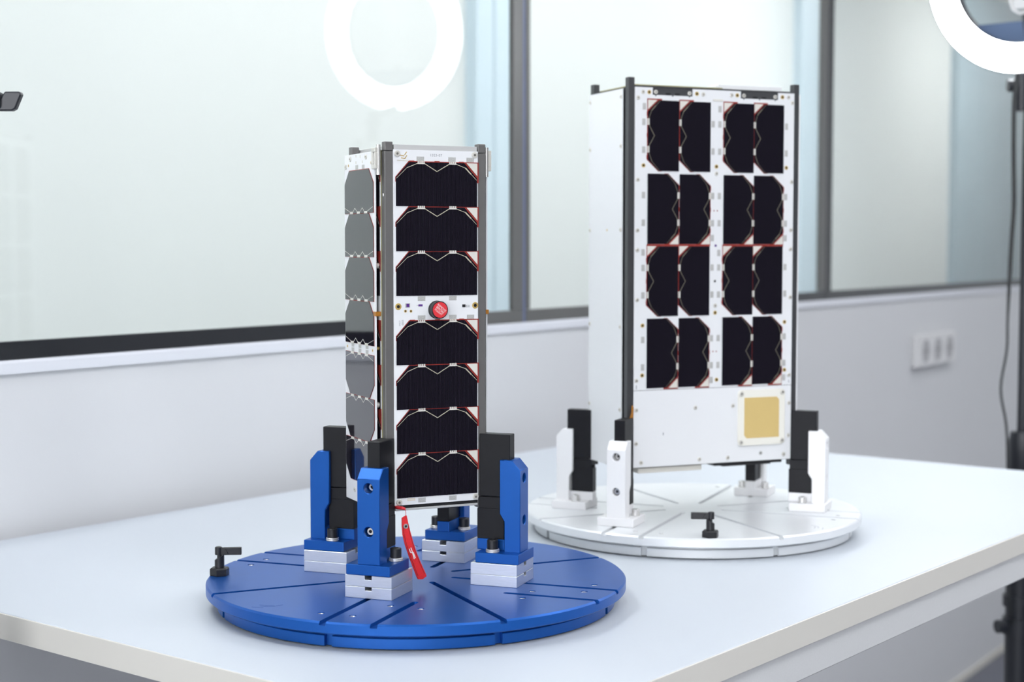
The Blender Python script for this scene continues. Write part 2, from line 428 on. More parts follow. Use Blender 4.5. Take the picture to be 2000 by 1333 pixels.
# ------------------------------------------------------------------ turntables
def screw_mesh():
    return MB().lathe([(0, -2.6), (1.5, -2.6), (1.5, -0.6), (2.0, -0.2), (2.9, -0.2), (3.05, -0.6), (3.05, -3.0)][::1], n=14, mats=[1, 0, 0, 0, 0, 0]).mesh('disc_screw', ['silver', 'blacksteel'])
def slot_poly(a0, a1, off, ang, wd):
    """slot running outwards along the direction ang, its inner end rounded"""
    c, s = math.cos(R(ang)), math.sin(R(ang))
    pts = [(a1, -wd / 2), (a1, wd / 2)] + [(a0 - wd / 2 * math.sin(R(t)), wd / 2 * math.cos(R(t))) for t in (0, 30, 60, 90, 120, 150, 180)]
    return [(u * c - (v + off) * s, u * s + (v + off) * c) for u, v in pts]
def plate_meshes(q):
    top = MB().lathe([(0, 14.5), (199.0, 14.5), (200, 15.5), (200, 23.4), (198.4, 25), (0, 25)], n=192).mesh('p', [q])
    cut = MB()
    for k in range(8):
        cut.prism(slot_poly(38, 215, 0, k * 45, 6.0), 21.6, 30, 'z')
    for k, o in ((45, 45), (135, -45), (225, 45), (315, -45)):
        cut.prism(slot_poly(108, 215, o, k, 6.0), 21.6, 30, 'z')
    for sx in (-1, 1):
        for sy in (-1, 1):
            for x, y in ((111.5, 132.8), (133, 112), (69, 111.5), (49, 133)):
                cut.lathe([(0, 20.5), (3.3, 20.5), (3.3, 26), (0, 26)], (sx * x, sy * y, 0), n=16)
    top = carve(top, cut.mesh('c', [q]), [q])
    base = MB().lathe([(0, 1.2), (189.0, 1.2), (189.6, 1.8), (189.6, 10.2), (189.0, 10.8), (184, 10.8), (184, 14.49), (0, 14.49)], n=192).mesh('p', [q])
    cut = MB()
    for k in range(8):
        a = R(k * 45); c, s = math.cos(a), math.sin(a)
        cut.prism([(u * c - v * s, u * s + v * c) for u, v in ((184.5, -3.5), (196, -3.5), (196, 3.5), (184.5, 3.5))], -1, 10.9, 'z')
    base = carve(base, cut.mesh('c', [q]), [q])
    return top, base

LOGO = [((-10, 2), (-3, 0), (2.5, -0.5)), ((-9, -2.5), (-2, -4), (3, -3.6), (10, 1.5)), ((-16, -5.5), (-6, -8.5))]
BOLT = MB().lathe([(0, 5.0), (2.6, 5.0), (2.6, 8.6), (4.7, 8.6), (5.2, 8.0), (5.2, 0.0), (0, 0.0)], n=20, mats=[1, 1, 0, 0, 0, 0])
WASHER = MB().lathe([(0, 1.5), (6.0, 1.5), (6.4, 1.1), (6.4, 0.3), (6.0, 0.0), (0, 0.0)], n=24)

def bracket_meshes(q):
    b_ = MB()
    b_.box(68, 111, -21.5, 21.5, 46, 55.5)
    me = None
    post = MB().prism([(93, 55.0), (109, 55.0), (109, 132.5), (100.8, 141.7), (88.5, 141.7), (88.5, 91), (93, 84)], -11, 11, 'y').mesh('p', [q])
    cut = MB().box(80, 97.3, -6.6, 6.6, 66, 150)
    cut.lathe([(0, 97.2), (4.5, 97.2), (4.5, 115), (0, 115)], (0, 0, 85), 'x', 20)
    cut.lathe([(0, 97.2), (4.5, 97.2), (4.5, 115), (0, 115)], (0, 0, 124.5), 'x', 20)
    post = carve(post, cut.mesh('c', [q]), [q])
    foot = MB().box(68, 111, -21.5, 21.5, 46, 55.5).box(64, 94, -6.3, 6.3, 55.4, 66.0).mesh('f', [q])
    return post, foot

def knob_parts(parent, loc, lever_rot, q='blacksteel'):
    k = empty('locking_lever', loc, lever_rot, parent)
    MB().lathe([(0, 0), (9.0, 0), (9.4, 0.8), (9.4, 6.4), (8.2, 7.6), (0, 7.6)], n=6, smooth=False, phase=0.3).build('hex_nut', q, k)
    p = MB()
    n = 20
    vs = [(4.6 * math.cos(2 * math.pi * i / n), 4.6 * math.sin(2 * math.pi * i / n), 7.4) for i in range(n)]
    vs += [(x, y, 17.4 + 0.60 * x + (0.0 if x < 3 else 0.2)) for x, y, z in vs]
    p.add(vs, [(i, (i + 1) % n, n + (i + 1) % n, n + i) for i in range(n)], 0, True)
    p.add(vs, [tuple(range(n, 2 * n)), tuple(range(n))[::-1]], 0)
    p.lathe([(0, 8), (2.2, 8), (2.2, 22), (0, 22)], n=14)
    p.build('cam_post', q, k)
    h = MB()
    h.lathe([(0, 19.8), (3.2, 19.8), (3.5, 20.2), (3.5, 26.8), (2.9, 27.6), (0, 27.6)], (-0.8, 0, 0), n=20)
    h.box(1.6, 21, -2.2, 2.2, 19.8, 26.6)
    for sy in (-1, 1):                         # raised rim of the lever with its slanted web
        a, c = (-2.9, -2.1) if sy < 0 else (2.1, 2.9)
        h.box(4, 21, a, c, 25.5, 26.6); h.box(4, 21, a, c, 19.8, 20.9); h.box(19.8, 21, a, c, 20.8, 25.6)
        h.prism([(4, 25.6), (5.8, 25.6), (9, 20.8), (7.2, 20.8)], a, c, 'y')
    h.build('lever', q, k, bevel=0.3)
    return k

def turntable(name, label, center, yaw, disc_rot, q, bq, corners, zoff, risers, bolt_mat, knob_rot, knob_local):
    root = empty(name, (center[0], center[1], 0.0), yaw)
    tag(root, label, 'turntable')
    top, base = plate_meshes(q)
    tp = link('top_plate', top, root, rot=(0, 0, disc_rot))
    link('base_ring', base, root, rot=(0, 0, disc_rot))
    MB().lathe([(0, 0), (183, 0), (183, 1.2), (0, 1.2)], n=96).build('rubber_foot', 'rubber', root)
    sm = screw_mesh()
    for sx in (-1, 1):
        for sy in (-1, 1):
            for x, y in ((111.5, 132.8), (133, 112), (69, 111.5), (49, 133)):
                v = Vector((sx * x, sy * y, 0)); v.rotate(Matrix.Rotation(disc_rot, 3, 'Z'))
                link('screw', sm, root, mm(v.x, v.y, 24.6), (0, 0, random.random() * 3))
    # engraved mark near the rim
    eg = MB()
    for ln in LOGO:
        eg.strip(ln, 1.1, -0.05, 0.05)
    v = Vector((-164, -66, 0)); v.rotate(Matrix.Rotation(disc_rot, 3, 'Z'))
    eg.build('engraved_mark', 'engrave_' + q, root, mm(v.x, v.y, 25.03), (-math.pi / 2, 0, disc_rot + R(-22)))
    post, foot = bracket_meshes(bq)
    rise = []
    if risers:
        rise = [MB().prism([(-23, 25.05), (23, 25.05), (23, 35.3), (3.3, 35.3), (3.3, 32.2), (-3.3, 32.2), (-3.3, 35.3), (-23, 35.3)], 64, 110, 'x').mesh('riser_block', ['raw_al']),
                MB().prism([(-23, 35.6), (23, 35.6), (23, 45.9), (3.3, 45.9), (3.3, 42), (-3.3, 42), (-3.3, 45.9), (-23, 45.9)], 64, 110, 'x').mesh('riser_block', ['raw_al'])]
    low = MB().box(64.2, 91, -6.25, 6.25, 66.05, 94.6)
    low.prism([(65.2, -6.2), (91, -6.2), (91, 6.2), (65.2, 6.2), (71.3, 0)], 94.6, 105.4, 'z')
    low = low.mesh('lower_insert', ['black'])
    up = MB().prism([(66.6, -6.3), (97, -6.3), (97, 6.3), (66.6, 6.3), (66.6, 4.7), (71.3, 0), (66.6, -4.7)], 106.2, 165, 'z').mesh('upper_insert', ['black'])
    bolt = BOLT.mesh('bolt', [bolt_mat, 'rubber']); wash = WASHER.mesh('washer', ['silver'])
    hs = MB().lathe([(0, 1.2), (1.6, 1.2), (1.6, 3.0), (3.2, 3.0), (3.5, 2.4), (3.5, 0), (0, 0)], axis='x', n=16, mats=[1, 1, 0, 0, 0, 0]).mesh('clamp_screw', ['silver', 'rubber'])
    for k, (cx_, cy_) in corners:
        a = R(k)
        ox, oy = cx_ - 70.71 * math.cos(a), cy_ - 70.71 * math.sin(a)
        br = link('bracket_foot', foot, root, mm(ox, oy, zoff), (0, 0, a), 0.7, 2)
        br.name = 'bracket'
        link('post', post, br, bevel=0.6, seg=1)
        for me in rise:
            link('riser_block', me, br, bevel=0.25)
        link('lower_insert', low, br, bevel=0.3)
        link('upper_insert', up, br, bevel=0.5)
        for sv in (-1, 1):
            zb = 55.55
            for j in range(2 if risers else 0):
                link('washer', wash, br, mm(83, sv * 15.0, zb)); zb += 1.55
            o = link('bolt', bolt, br, mm(83, sv * 15.0, zb))
            if not risers: o.scale = (0.85, 0.85, 0.85)
        link('clamp_screw', hs, br, mm(101.5, 0, 85)); link('clamp_screw', hs, br, mm(97.4, 0, 124.5))
    knob_parts(root, mm(knob_local[0], knob_local[1], 25.0), knob_rot)
    return root

M['engrave_blue'] = mat('engraved_blue', (0.014, 0.075, 0.30), 0.55, 0.3)
M['engrave_white_al'] = mat('engraved_white', (0.58, 0.60, 0.63), 0.55, 0.3)
AX, AY, AYAW, AZ = 1.10483, 0.99023, R(-26.761), 0.09475
BX, BY, BYAW, BZ = 1.59571, 0.98600, R(-29.183), 0.07821
cA = [(225, (-50, -50)), (315, (50, -50)), (135, (-50, 50)), (45, (50, 50))]
cB = [(225, (-113.1, -50)), (315, (113.1, -50)), (135, (-113.1, 50)), (45, (113.1, 50))]
turntable('turntable', 'round blue anodised turntable with four blue corner brackets on silver risers', (AX, AY), AYAW, 0.0, 'blue', 'blue', cA, 0.0, True, 'blacksteel', R(-19), (-173.3, 77.5))
turntable('turntable', 'round white turntable with four white corner brackets, behind the blue one', (BX, BY), BYAW, math.pi / 2, 'white_al', 'white_paint', cB, -21.0, False, 'silver', R(152), (-73.5, -173.5))

# ------------------------------------------------------------------ solar cells and panel hardware (face -y, x right, z up)
CH = [(-40.1, -20.05), (40.1, -20.05), (40.1, 6.1), (27.3, 20.05), (-27.3, 20.05), (-40.1, 6.1)]
def cell_large(bus, cellmat):
    c = MB()
    c.prism(CH, -0.45, 0.0, 'y', 0)
    y0, y1 = -0.55, -0.44
    c.strip([(-39.6, 5.2), (-29.4, 14.9)], 0.34, y0, y1, 1)
    c.strip([(-29.4, 14.9), (-19.2, 18.9)], 0.52, y0, y1, 1)
    c.strip([(-12.2, 18.9), (0, 11.8), (12.2, 18.9)], 0.66, y0, y1, 1)
    c.strip([(19.2, 18.9), (28.4, 15.6)], 0.52, y0, y1, 1)
    c.strip([(28.4, 15.6), (33.9, 10.2)], 1.1, y0, y1, 1)
    c.strip([(33.9, 10.2), (39.6, 4.6)], 0.34, y0, y1, 1)
    for x in (-15.6, 15.6):
        c.box(x - 3.6, x + 3.6, -0.75, -0.44, 18.4, 19.6, 2)
        for j in range(4):
            c.box(x - 3.4 + j * 1.85, x - 2.2 + j * 1.85, -0.75, -0.44, 19.6, 21.3, 2)
    return c.mesh('solar_cell', [cellmat, bus, 'cream'])
def tape_large():
    t = MB()
    t.prism([(-40.6, 2.0), (-40.6, 6.4), (-27.6, 20.95), (41.9, 20.95), (41.9, 2.0)], -0.20, 0.0, 'y')
    for x in (-24.5, 0.3, 24.5):
        t.box(x - 2.4, x + 2.4, -0.35, 0.0, 20.2, 21.4)
    return t.mesh('kapton_tape', ['red'])
DIODE = MB().prism([(29.6, 20.1), (40.4, 20.1), (40.4, 8.3)], -0.5, -0.1, 'y').mesh('bypass_diode', ['cream'])
CELL_A = cell_large('busbar', 'cell'); CELL_B = cell_large('busbar2', 'cell'); TAPE = tape_large()

CW = [(-39.8, -20), (39.8, -20), (39.8, 7.3), (27.5, 20), (-27.5, 20), (-39.8, 7.3)]
def cell_side():
    c = MB(); c.prism(CW, -0.45, 0, 'y', 0)
    y0, y1 = -0.55, -0.44
    c.strip([(-39, -14.8), (-24, -18.6)], 0.35, y0, y1, 1); c.strip([(24, -18.6), (39, -14.8)], 0.35, y0, y1, 1)
    c.strip([(-16, -18.8), (-10.4, -15.2), (-4, -18.8)], 0.45, y0, y1, 1); c.strip([(4, -18.8), (10.4, -15.2), (16, -18.8)], 0.45, y0, y1, 1)
    for x in (-20, 0, 20):
        c.box(x - 4, x + 4, -0.75, -0.44, -20.6, -18.4, 1)
    return c.mesh('solar_cell', ['cell_plain', 'cream'])
CELL_S = cell_side()
TAPE_S = MB().prism([(-40.2, -20.3), (40.4, -20.3), (40.4, 7.6), (27.8, 20.6), (-27.8, 20.6), (-40.2, 7.6)], -0.2, 0, 'y').mesh('kapton_tape', ['red'])
SCREW = MB().lathe([(0, 0.5), (1.1, 0.5), (1.1, 1.15), (2.5, 1.15), (2.9, 0.8), (2.9, 0), (0, 0)], axis='-y', n=18, mats=[1, 1, 0, 0, 0, 0]).mesh('screw', ['nickel', 'recess'])
SCREW_S = MB().lathe([(0, 0.4), (0.8, 0.4), (0.8, 0.95), (2.0, 0.95), (2.4, 0.6), (2.4, 0), (0, 0)], axis='-y', n=16, mats=[1, 1, 0, 0, 0, 0]).mesh('screw', ['nickel', 'recess'])
EYELET = MB().lathe([(0, 0.05), (1.5, 0.05), (1.6, 0.35), (2.9, 0.35), (3.1, 0.1), (3.1, 0.0)], axis='-y', n=20, mats=[1, 0, 0, 0, 0]).mesh('gold_eyelet', ['gold', 'blacksteel'])
EYELET_S = MB().lathe([(0, 0.05), (1.3, 0.05), (1.35, 0.3), (2.3, 0.3), (2.4, 0.1), (2.4, 0.0)], axis='-y', n=16, mats=[1, 0, 0, 0, 0]).mesh('gold_eyelet', ['gold', 'blacksteel'])
VIA = MB().lathe([(0, 0.05), (0.7, 0.05), (0.75, 0.2), (1.3, 0.2), (1.35, 0.0)], axis='-y', n=12, mats=[1, 0, 0, 0]).mesh('plated_hole', ['gold', 'blacksteel'])
PADM = MB().box(-3.7, 3.7, -0.12, 0, -2.1, 2.1).mesh('solder_pad', ['pad'])
PADV = MB().box(-2.1, 2.1, -0.12, 0, -3.7, 3.7).mesh('solder_pad', ['pad'])

def put(name, me, parent, x, z, y=0.0, ry=0.0):
    return link(name, me, parent, mm(x, y, z), (0, ry, 0))

# ------------------------------------------------------------------ small satellite (three units)
sa = empty('small_satellite', (AX, AY, AZ), AYAW)
tag(sa, 'narrow upright nanosatellite with stacked black solar cells, held in the blue turntable', 'satellite')
MB().box(-48.5, 48.5, -48.5, 48.5, 6, 333).build('body', 'black', sa)
for sx in (-1, 1):
    for sy in (-1, 1):
        x0, x1 = sorted((sx * 50, sx * 41.5)); y0, y1 = sorted((sy * 50, sy * 41.5))
        rl = MB().box(x0, x1, y0, y1, 0, 331.8).build('rail', 'rail', sa, bevel=0.5)
        MB().box(x0 + (0.1 if sx < 0 else 0.5), x1 - (0.5 if sx < 0 else 0.1), y0 + 0.1, y1 - 0.1, 332.2, 340.5).build('rail_cap', 'rail', rl, bevel=0.7, seg=2)
MB().box(-41.0, 41.0, -50.2, 50, 333.4, 338).build('top_plate', 'plate', sa, bevel=0.3)
MB().box(-41.3, 41.3, -50.6, 50, 2.5, 4.6).build('bottom_plate', 'plate', sa, bevel=0.3)
b = MB().box(-41.4, 41.4, -49.6, 49.6, 4.6, 7.4)
b.box(-20, -4, -50.6, -49.6, 5.2, 6.4); b.box(6, 40, -50.4, -49.6, 4.8, 6.0)
b.build('bottom_board', 'blacksteel', sa)

fp = MB().box(-42.2, 41.4, 0, 1.4, 7.7, 333.4).build('solar_panel', 'pcb', sa, mm(0, -51.4, 0), bevel=0.15)
CZ = [302.25, 261.3, 220.55, 157.2, 116.2, 75.45, 34.6]
for z in CZ:
    put('kapton_tape', TAPE, fp, 0.15, z); put('solar_cell', CELL_A, fp, 0.15, z, -0.22); put('bypass_diode', DIODE, fp, 0.15, z, -0.2)
for x, z in ((-38.6, 329.6), (37.9, 330), (-37.9, 10.6), (38.6, 10.9)):
    put('screw', SCREW, fp, x, z)
for x in (-37.9, 38.5):
    put('gold_eyelet', EYELET, fp, x, 190.7)
for x, z in ((-31, 186.5), (-25.6, 186.4)):
    put('plated_hole', VIA, fp, x, z)
for x, z in ((-16, 325.4), (15.3, 325.4), (33.5, 325.4), (-15.2, 197.7), (15.9, 197.8), (-15.2, 180.2), (15.8, 180.2), (33.7, 180.0), (-15.4, 11.4), (15.5, 11.4)):
    put('solder_pad', PADM, fp, x, z)
b = MB(); b.box(-2.3, 2.3, -0.3, 0, -2.0, 2.0, 0); b.box(-1.35, 1.35, -0.7, 0, -1.5, 1.5, 1)
link('light_sensor', b.mesh('light_sensor', ['pad', 'purple']), fp, mm(-28.8, 0, 191.7))
b = MB(); b.box(-2.0, 2.0, -0.4, 0, -0.9, 0.9, 1); b.box(-3.6, -2.2, -0.15, 0, -0.3, 0.4, 0)
link('chip', b.mesh('chip', ['pad', 'purple']), fp, mm(-16.3, 0, 191.6))
b = MB().box(-1.5, 1.5, -0.7, 0, -1.2, 1.2, 0)
for i in range(3):
    for j in range(2):
        b.box(2.4 + i * 1.3, 3.0 + i * 1.3, -0.15, 0, -1.4 + j * 1.4, -0.8 + j * 1.4, 0)
link('chip', b.mesh('chip', ['blacksteel']), fp, mm(26.9, 0, 190.6))
b = MB()
for i in range(6):
    for j in range(2):
        b.box(-29.5 + i * 1.3, -28.8 + i * 1.3, -0.1, 0, 11.6 + j * 1.3, 12.3 + j * 1.3)
b.build('test_points', 'gold', fp)
link('serial_print', text_mesh('1323-07', 3.3, 'textgrey', spacing=1.1), fp, mm(-0.5, -0.05, 328.9), (math.pi / 2, 0, 0))
link('serial_print', text_mesh('0003', 2.6, 'textgrey'), fp, mm(-33.6, -0.05, 176.2), (math.pi / 2, -math.pi / 2, 0))
link('serial_print', text_mesh('FM017', 1.8, 'textgrey'), fp, mm(-36.4, -0.05, 175.4), (math.pi / 2, -math.pi / 2, 0))
link('maker_print', text_mesh('ENDUROSAT', 2.0, 'busbar', spacing=1.05), fp, mm(-32.4, -0.05, 323.4), (math.pi / 2, 0, 0))
b = MB()
b.strip([(-35.3, 328.1), (-31.9, 327.7)], 0.75, -0.15, 0); b.strip([(-31.2, 328.7), (-29.4, 331.2)], 0.75, -0.15, 0)
b.strip([(-34.6, 325.9), (-31.0, 325.3), (-29.2, 328.1)], 0.75, -0.15, 0)
b.build('maker_mark', 'gold', fp)

def side_panel(parent, outer_x, sgn):
    """white board with seven smooth cells and a strip of parts, turned to face the side"""
    rz = -math.pi / 2 if sgn < 0 else math.pi / 2
    p = MB().box(-42, 42.5, 0, 1.5, 3.0, 332).build('deployable_panel', 'pcb', parent, mm(sgn * outer_x, 2.3, 0), (0, 0, rz), bevel=0.15)
    for i, z in enumerate([296.6, 255.9, 215.1, 174.3]):
        put('kapton_tape', TAPE_S, p, 0, z); put('solar_cell', CELL_S, p, 0, z, -0.2)
    for z in (125.4, 84.6, 43.6):
        put('kapton_tape', TAPE_S, p, 0, z, 0, math.pi); put('solar_cell', CELL_S, p, 0, z, -0.2, math.pi)
    for x in (-20, 0, 20):
        put('solder_pad', PADM, p, x, 152.5); put('solder_pad', PADM, p, x, 147.6)
    for x, z in ((-36, 150), (35, 150), (-30, 322), (33, 322), (-2, 15)):
        put('plated_hole', VIA, p, x, z)
    for x, z in ((-37, 321), (36.5, 321.5), (-24, 328), (20, 328), (-16, 14)):
        put('screw', SCREW_S, p, x, z)
    put('solder_pad', PADM, p, -6, 319.5); put('solder_pad', PADM, p, 12, 319)
    for x, z in ((-8, 330), (4, 329), (-8, 324), (10, 324)):
        link('chip', MB().box(-0.8, 0.8, -0.4, 0, -1.2, 1.2).mesh('chip', ['cream']), p, mm(x, 0, z))
    return p
def body_panel(parent, outer_x, sgn):
    rz = -math.pi / 2 if sgn < 0 else math.pi / 2
    b_ = MB(); b_.box(-41.4, 41.4, 0.5, 1.4, 7.7, 333, 1); b_.box(-41.4, 41.4, 0, 0.5, 7.7, 333, 0)
    p = b_.build('solar_panel', ['pcb', 'pcb_edge'], parent, mm(sgn * outer_x, 0, 0), (0, 0, rz))
    for z in CZ:
        put('kapton_tape', TAPE, p, 0, z); put('solar_cell', CELL_A, p, 0, z, -0.22)
    return p
for sgn in (-1, 1):
    body_panel(sa, 51.2, sgn); side_panel(sa, 56.2, sgn)
    # hinge at the top and amber ties and spacers down the gap
    hp = empty('hinge', (0, 0, 0), 0.0, sa)
    yy = -40.5
    MB().lathe([(0, 310.5), (2.2, 310.5), (2.2, 337.8), (0, 337.8)], (sgn * 53.6, yy - 2.5, 0), n=18).build('hinge_pin', 'silver', hp)
    b = MB()
    xs = sorted((sgn * 54.8, sgn * 57.8))
    b.box(xs[0], xs[1], yy - 5, yy + 5, 316, 320); b.box(xs[0], xs[1], yy - 5, yy + 5, 331, 335)
    b.box(xs[0], xs[1], yy - 5, yy - 3, 320, 331); b.box(xs[0], xs[1], yy + 2, yy + 5, 320, 331)
    b.build('hinge_leaf', 'nickel', hp, bevel=0.4)
    MB().box(*sorted((sgn * 51.4, sgn * 54.8)), yy - 3, yy + 3, 317, 334).build('hinge_block', 'nickel', hp, bevel=0.4)
    for z in (182,):
        MB().box(*sorted((sgn * 51.2, sgn * 56.6)), -42.0, -36, z, z + 4).build('amber_tie', 'brown', sa)
    for z in (228, 100):
        MB().lathe([(0, 0), (2.6, 0), (2.6, 3.0), (0, 3.0)], (sgn * (51.4 if sgn > 0 else 54.4), -36, z), 'x', 16).build('spacer', 'nickel', sa)
    MB().lathe([(0, 0), (1.6, 0), (1.6, 3.0), (0, 3.0)], (sgn * (51.4 if sgn > 0 else 54.4), -36, 152), 'x', 12).build('spacer', 'gold', sa)
MB().lathe([(0, 0), (1.3, 0), (1.7, 0.5), (0, 0.5)], (-50.5, -45.8, 292), 'x', 14).build('rail_screw', 'silver', sa)

# remove-before-flight cap
cap = empty('safety_cap', (0, 0, 0)); cap.parent = None
cap.matrix_world = Matrix.Translation((AX, AY, AZ)) @ Matrix.Rotation(AYAW, 4, 'Z') @ Matrix.Translation(mm(-0.3, -51.45, 187.4))
tag(cap, 'round black safety cap with red face reading REMOVE BEFORE FLIGHT, on the narrow satellite', 'safety cap')
MB().lathe([(0, 0), (8.4, 0), (8.4, 1.2), (7.9, 1.6), (7.9, 6.6), (8.1, 7.0), (8.1, 8.0), (7.6, 8.5), (7.2, 8.5), (7.2, 8.2), (0, 8.2)], axis='-y', n=40).build('cap_body', 'blacksteel', cap)
MB().lathe([(7.15, 8.1), (7.15, 8.55), (0, 8.55)], axis='-y', n=40).build('cap_face', 'redcap', cap)
for s, dx in (('REMOVE', 2.5), ('BEFORE', 0.0), ('FLIGHT', -2.5)):
    a = R(40)
    off = (dx * math.sin(a), dx * math.cos(a))
    link('lettering', text_mesh(s, 2.75, 'textwhite', spacing=1.0), cap, mm(off[0], -8.6, off[1]), (math.pi / 2, a, 0))

# red ribbon hanging from the base
rib = empty('ribbon_tag', (0, 0, 0))
rib.matrix_world = Matrix.Translation((AX, AY, AZ)) @ Matrix.Rotation(AYAW, 4, 'Z')
tag(rib, 'red fabric pull ribbon dangling from the base of the narrow satellite', 'ribbon')
MB().tube([(-40.5, -49.5, 6.2), (-40, -54, 6.4), (-37.5, -57.5, 6.3), (-34.6, -58, 5.4)], [1.5, 1.6, 1.6, 1.2], 12).build('pull_bead', 'redcap', rib)
MB().tube([(-34.6, -58, 5.4), (-33.9, -58, 2.5), (-33.9, -58, -1)], 0.25, 6).build('cord', 'redcloth', rib)
left = [(-37.9, -2.6), (-38.1, -10), (-37.7, -18), (-35.6, -27.4), (-32.0, -38), (-28.2, -48), (-24.0, -58), (-22.6, -60.8)]
right = [(-33.0, -0.4), (-31.6, -8), (-29.8, -16), (-27.2, -26), (-23.9, -36), (-19.6, -46), (-14.8, -56), (-13.8, -58.6)]
def ribbon(lf, rt, y0, y1, q, name, bev=0.4):
    poly = lf + [((lf[-1][0] + rt[-1][0]) / 2 + 0.4, (lf[-1][1] + rt[-1][1]) / 2 - 1.5)] + rt[::-1]
    n = len(poly); b_ = MB()
    def yy_(z): return 3.0 * math.sin((z + 5) / 60.0 * math.pi) * 0.6
    vs = [(x, y0 + yy_(z), z) for x, z in poly] + [(x, y1 + yy_(z), z) for x, z in poly]
    k = len(lf)
    fs = []
    for i in range(k - 1):
        a0, a1, c0, c1 = i, i + 1, n - 1 - i, n - 2 - i
        fs.append((a0, a1, c1, c0)); fs.append((n + a0, n + c0, n + c1, n + a1))
    fs.append((k - 1, k, k + 1)); fs.append((n + k - 1, n + k + 1, n + k))
    fs += [(i, n + i, n + (i + 1) % n, (i + 1) % n) for i in range(n)]
    b_.add(vs, fs, 0)
    return b_.build(name, q, rib, bevel=bev)
ribbon(left, right, -58.6, -57.0, 'redcloth', 'ribbon', 0.5)
def inset(t): return [(l[0] * (1 - t) + r_[0] * t, l[1] * (1 - t) + r_[1] * t) for l, r_ in zip(left, right)]
b = MB()
for t in (0.16, 0.86):
    q = inset(t)[1:-1]
    for (x0, z0), (x1, z1) in zip(q, q[1:]):
        y = lambda z: -58.7 + 1.8 * math.sin((z + 5) / 60.0 * math.pi)
        b.tube([(x0, y(z0), z0), (x1, y(z1), z1)], 0.22, 5)
b.build('stitching', 'redseam', rib)
MB().lathe([(0, 0.2), (1.1, 0.2), (1.2, 0.6), (2.1, 0.6), (2.4, 0.0)], (-34.4, -59.1, -10.5), '-y', 18, mats=[1, 0, 0, 0]).build('eyelet', ['silver', 'blacksteel'], rib)
b = MB()
for ln in (((-31.6, -31.5), (-30.6, -34.5), (-29.2, -35.2)), ((-30.0, -30.6), (-28.8, -34.0), (-26.9, -41)), ((-27.9, -34.8), (-25.8, -40.2))):
    b.strip(ln, 0.8, -60.75, -60.2)
b.build('printed_mark', 'textwhite', rib)

# ------------------------------------------------------------------ large satellite (eight units)
sb = empty('large_satellite', (BX, BY, BZ), BYAW)
tag(sb, 'wide nanosatellite with sixteen black solar cells and a gold patch antenna, on white turntable', 'satellite')
MB().box(-111, 111, -48.5, 48.5, 7, 442).build('body', 'black', sb)
for sx in (-1, 1):
    for sy in (-1, 1):
        x0, x1 = sorted((sx * 113.1, sx * 105.2)); y0, y1 = sorted((sy * 50, sy * 41.5))
        MB().box(x0, x1, y0, y1, 0, 453.6).build('rail', 'rail_dark', sb, bevel=0.5)
MB().box(-105, 105, -50.4, 50, 442.8, 444.6).build('top_plate', 'rail_dark', sb)
MB().box(-104, 10, -47.5, 49.5, 444.6, 446.0).build('top_board', 'pcb_edge', sb)
b = MB().box(12, 97, -38, 40, 444.6, 451); b.box(8, 14, -36, 38, 444.6, 450)
b.build('antenna_module', 'pcb', sb, bevel=0.5)
MB().box(-97, -13.5, -47, 40, 0.2, 6.5).build('bottom_module', 'cream', sb, bevel=0.5)
b = MB().box(2, 95, -48.8, 40, 4.0, 7.4); b.box(14, 80, -48, 38, 2.6, 4.0)
b.build('bottom_connector', 'blacksteel', sb, bevel=0.4)

poly = [(-105.3, 97.0), (105.3, 97.0), (105.3, 442.6)]
for a, c in ((83.0, 32.4), (-31.5, -83.0)):
    poly += [(a, 442.6), (a, 434.3)]
    w3 = (a - c)
    for q in (4, w3 / 2, w3 - 4):
        poly += [(a - q + 1.3, 434.3), (a - q, 432.4), (a - q - 1.3, 434.3)]
    poly += [(c, 434.3), (c, 442.6)]
poly += [(-105.3, 442.6)]
pb = MB().prism(poly, 0, 1.4, 'y').build('solar_panel', 'pcb', sb, mm(0, -51.4, 0))
for a, c in ((83.0, 32.4), (-31.5, -83.0)):
    m_ = (a + c) / 2
    q = MB().box(c + 0.3, a - 0.3, 0.35, 1.3, 431.5, 442.4, 0)
    q.box(m_ - 9, m_ - 3, 0.2, 1.0, 434.4, 437.0, 1); q.box(m_ + 3, m_ + 9, 0.2, 1.0, 434.4, 437.0, 1)
    q.build('connector_bar', ['rail_dark', 'rubber'], pb)
    for x in (c + 4, a - 4):
        put('screw', SCREW_S, pb, x, 437.6, 0.3)
CX = [-69.1, -27.85, 30.1, 70.9]
CZB = [388.2, 304.9, 222.0, 139.2]
for i, z in enumerate(CZB):
    ry = -math.pi / 2 if i % 2 == 0 else math.pi / 2
    for x in CX:
        put('kapton_tape', TAPE, pb, x, z, 0, ry); put('solar_cell', CELL_B, pb, x, z, -0.22, ry); put('bypass_diode', DIODE, pb, x, z, -0.2, ry)
for x0 in (-48.6, 50.5):
    MB().box(x0 - 41, x0 + 41, -0.55, 0, 262.2, 264.6).build('kapton_tape', 'red', pb)
for x, z in ((-95.4, 437.2), (-17.6, 437.2), (20, 437.6), (97.2, 437.9), (-101.6, 430.5), (102.6, 431.4), (0.5, 346.5), (-101.7, 337.8), (-101.6, 280.3), (-101.7, 258), (-101.7, 200.9), (102.5, 338.4), (102.3, 281.4), (102.2, 258.8), (102.2, 201.7), (0.2, 193.1), (-102, 108.3), (101.8, 109)):
    put('screw', SCREW_S, pb, x, z)
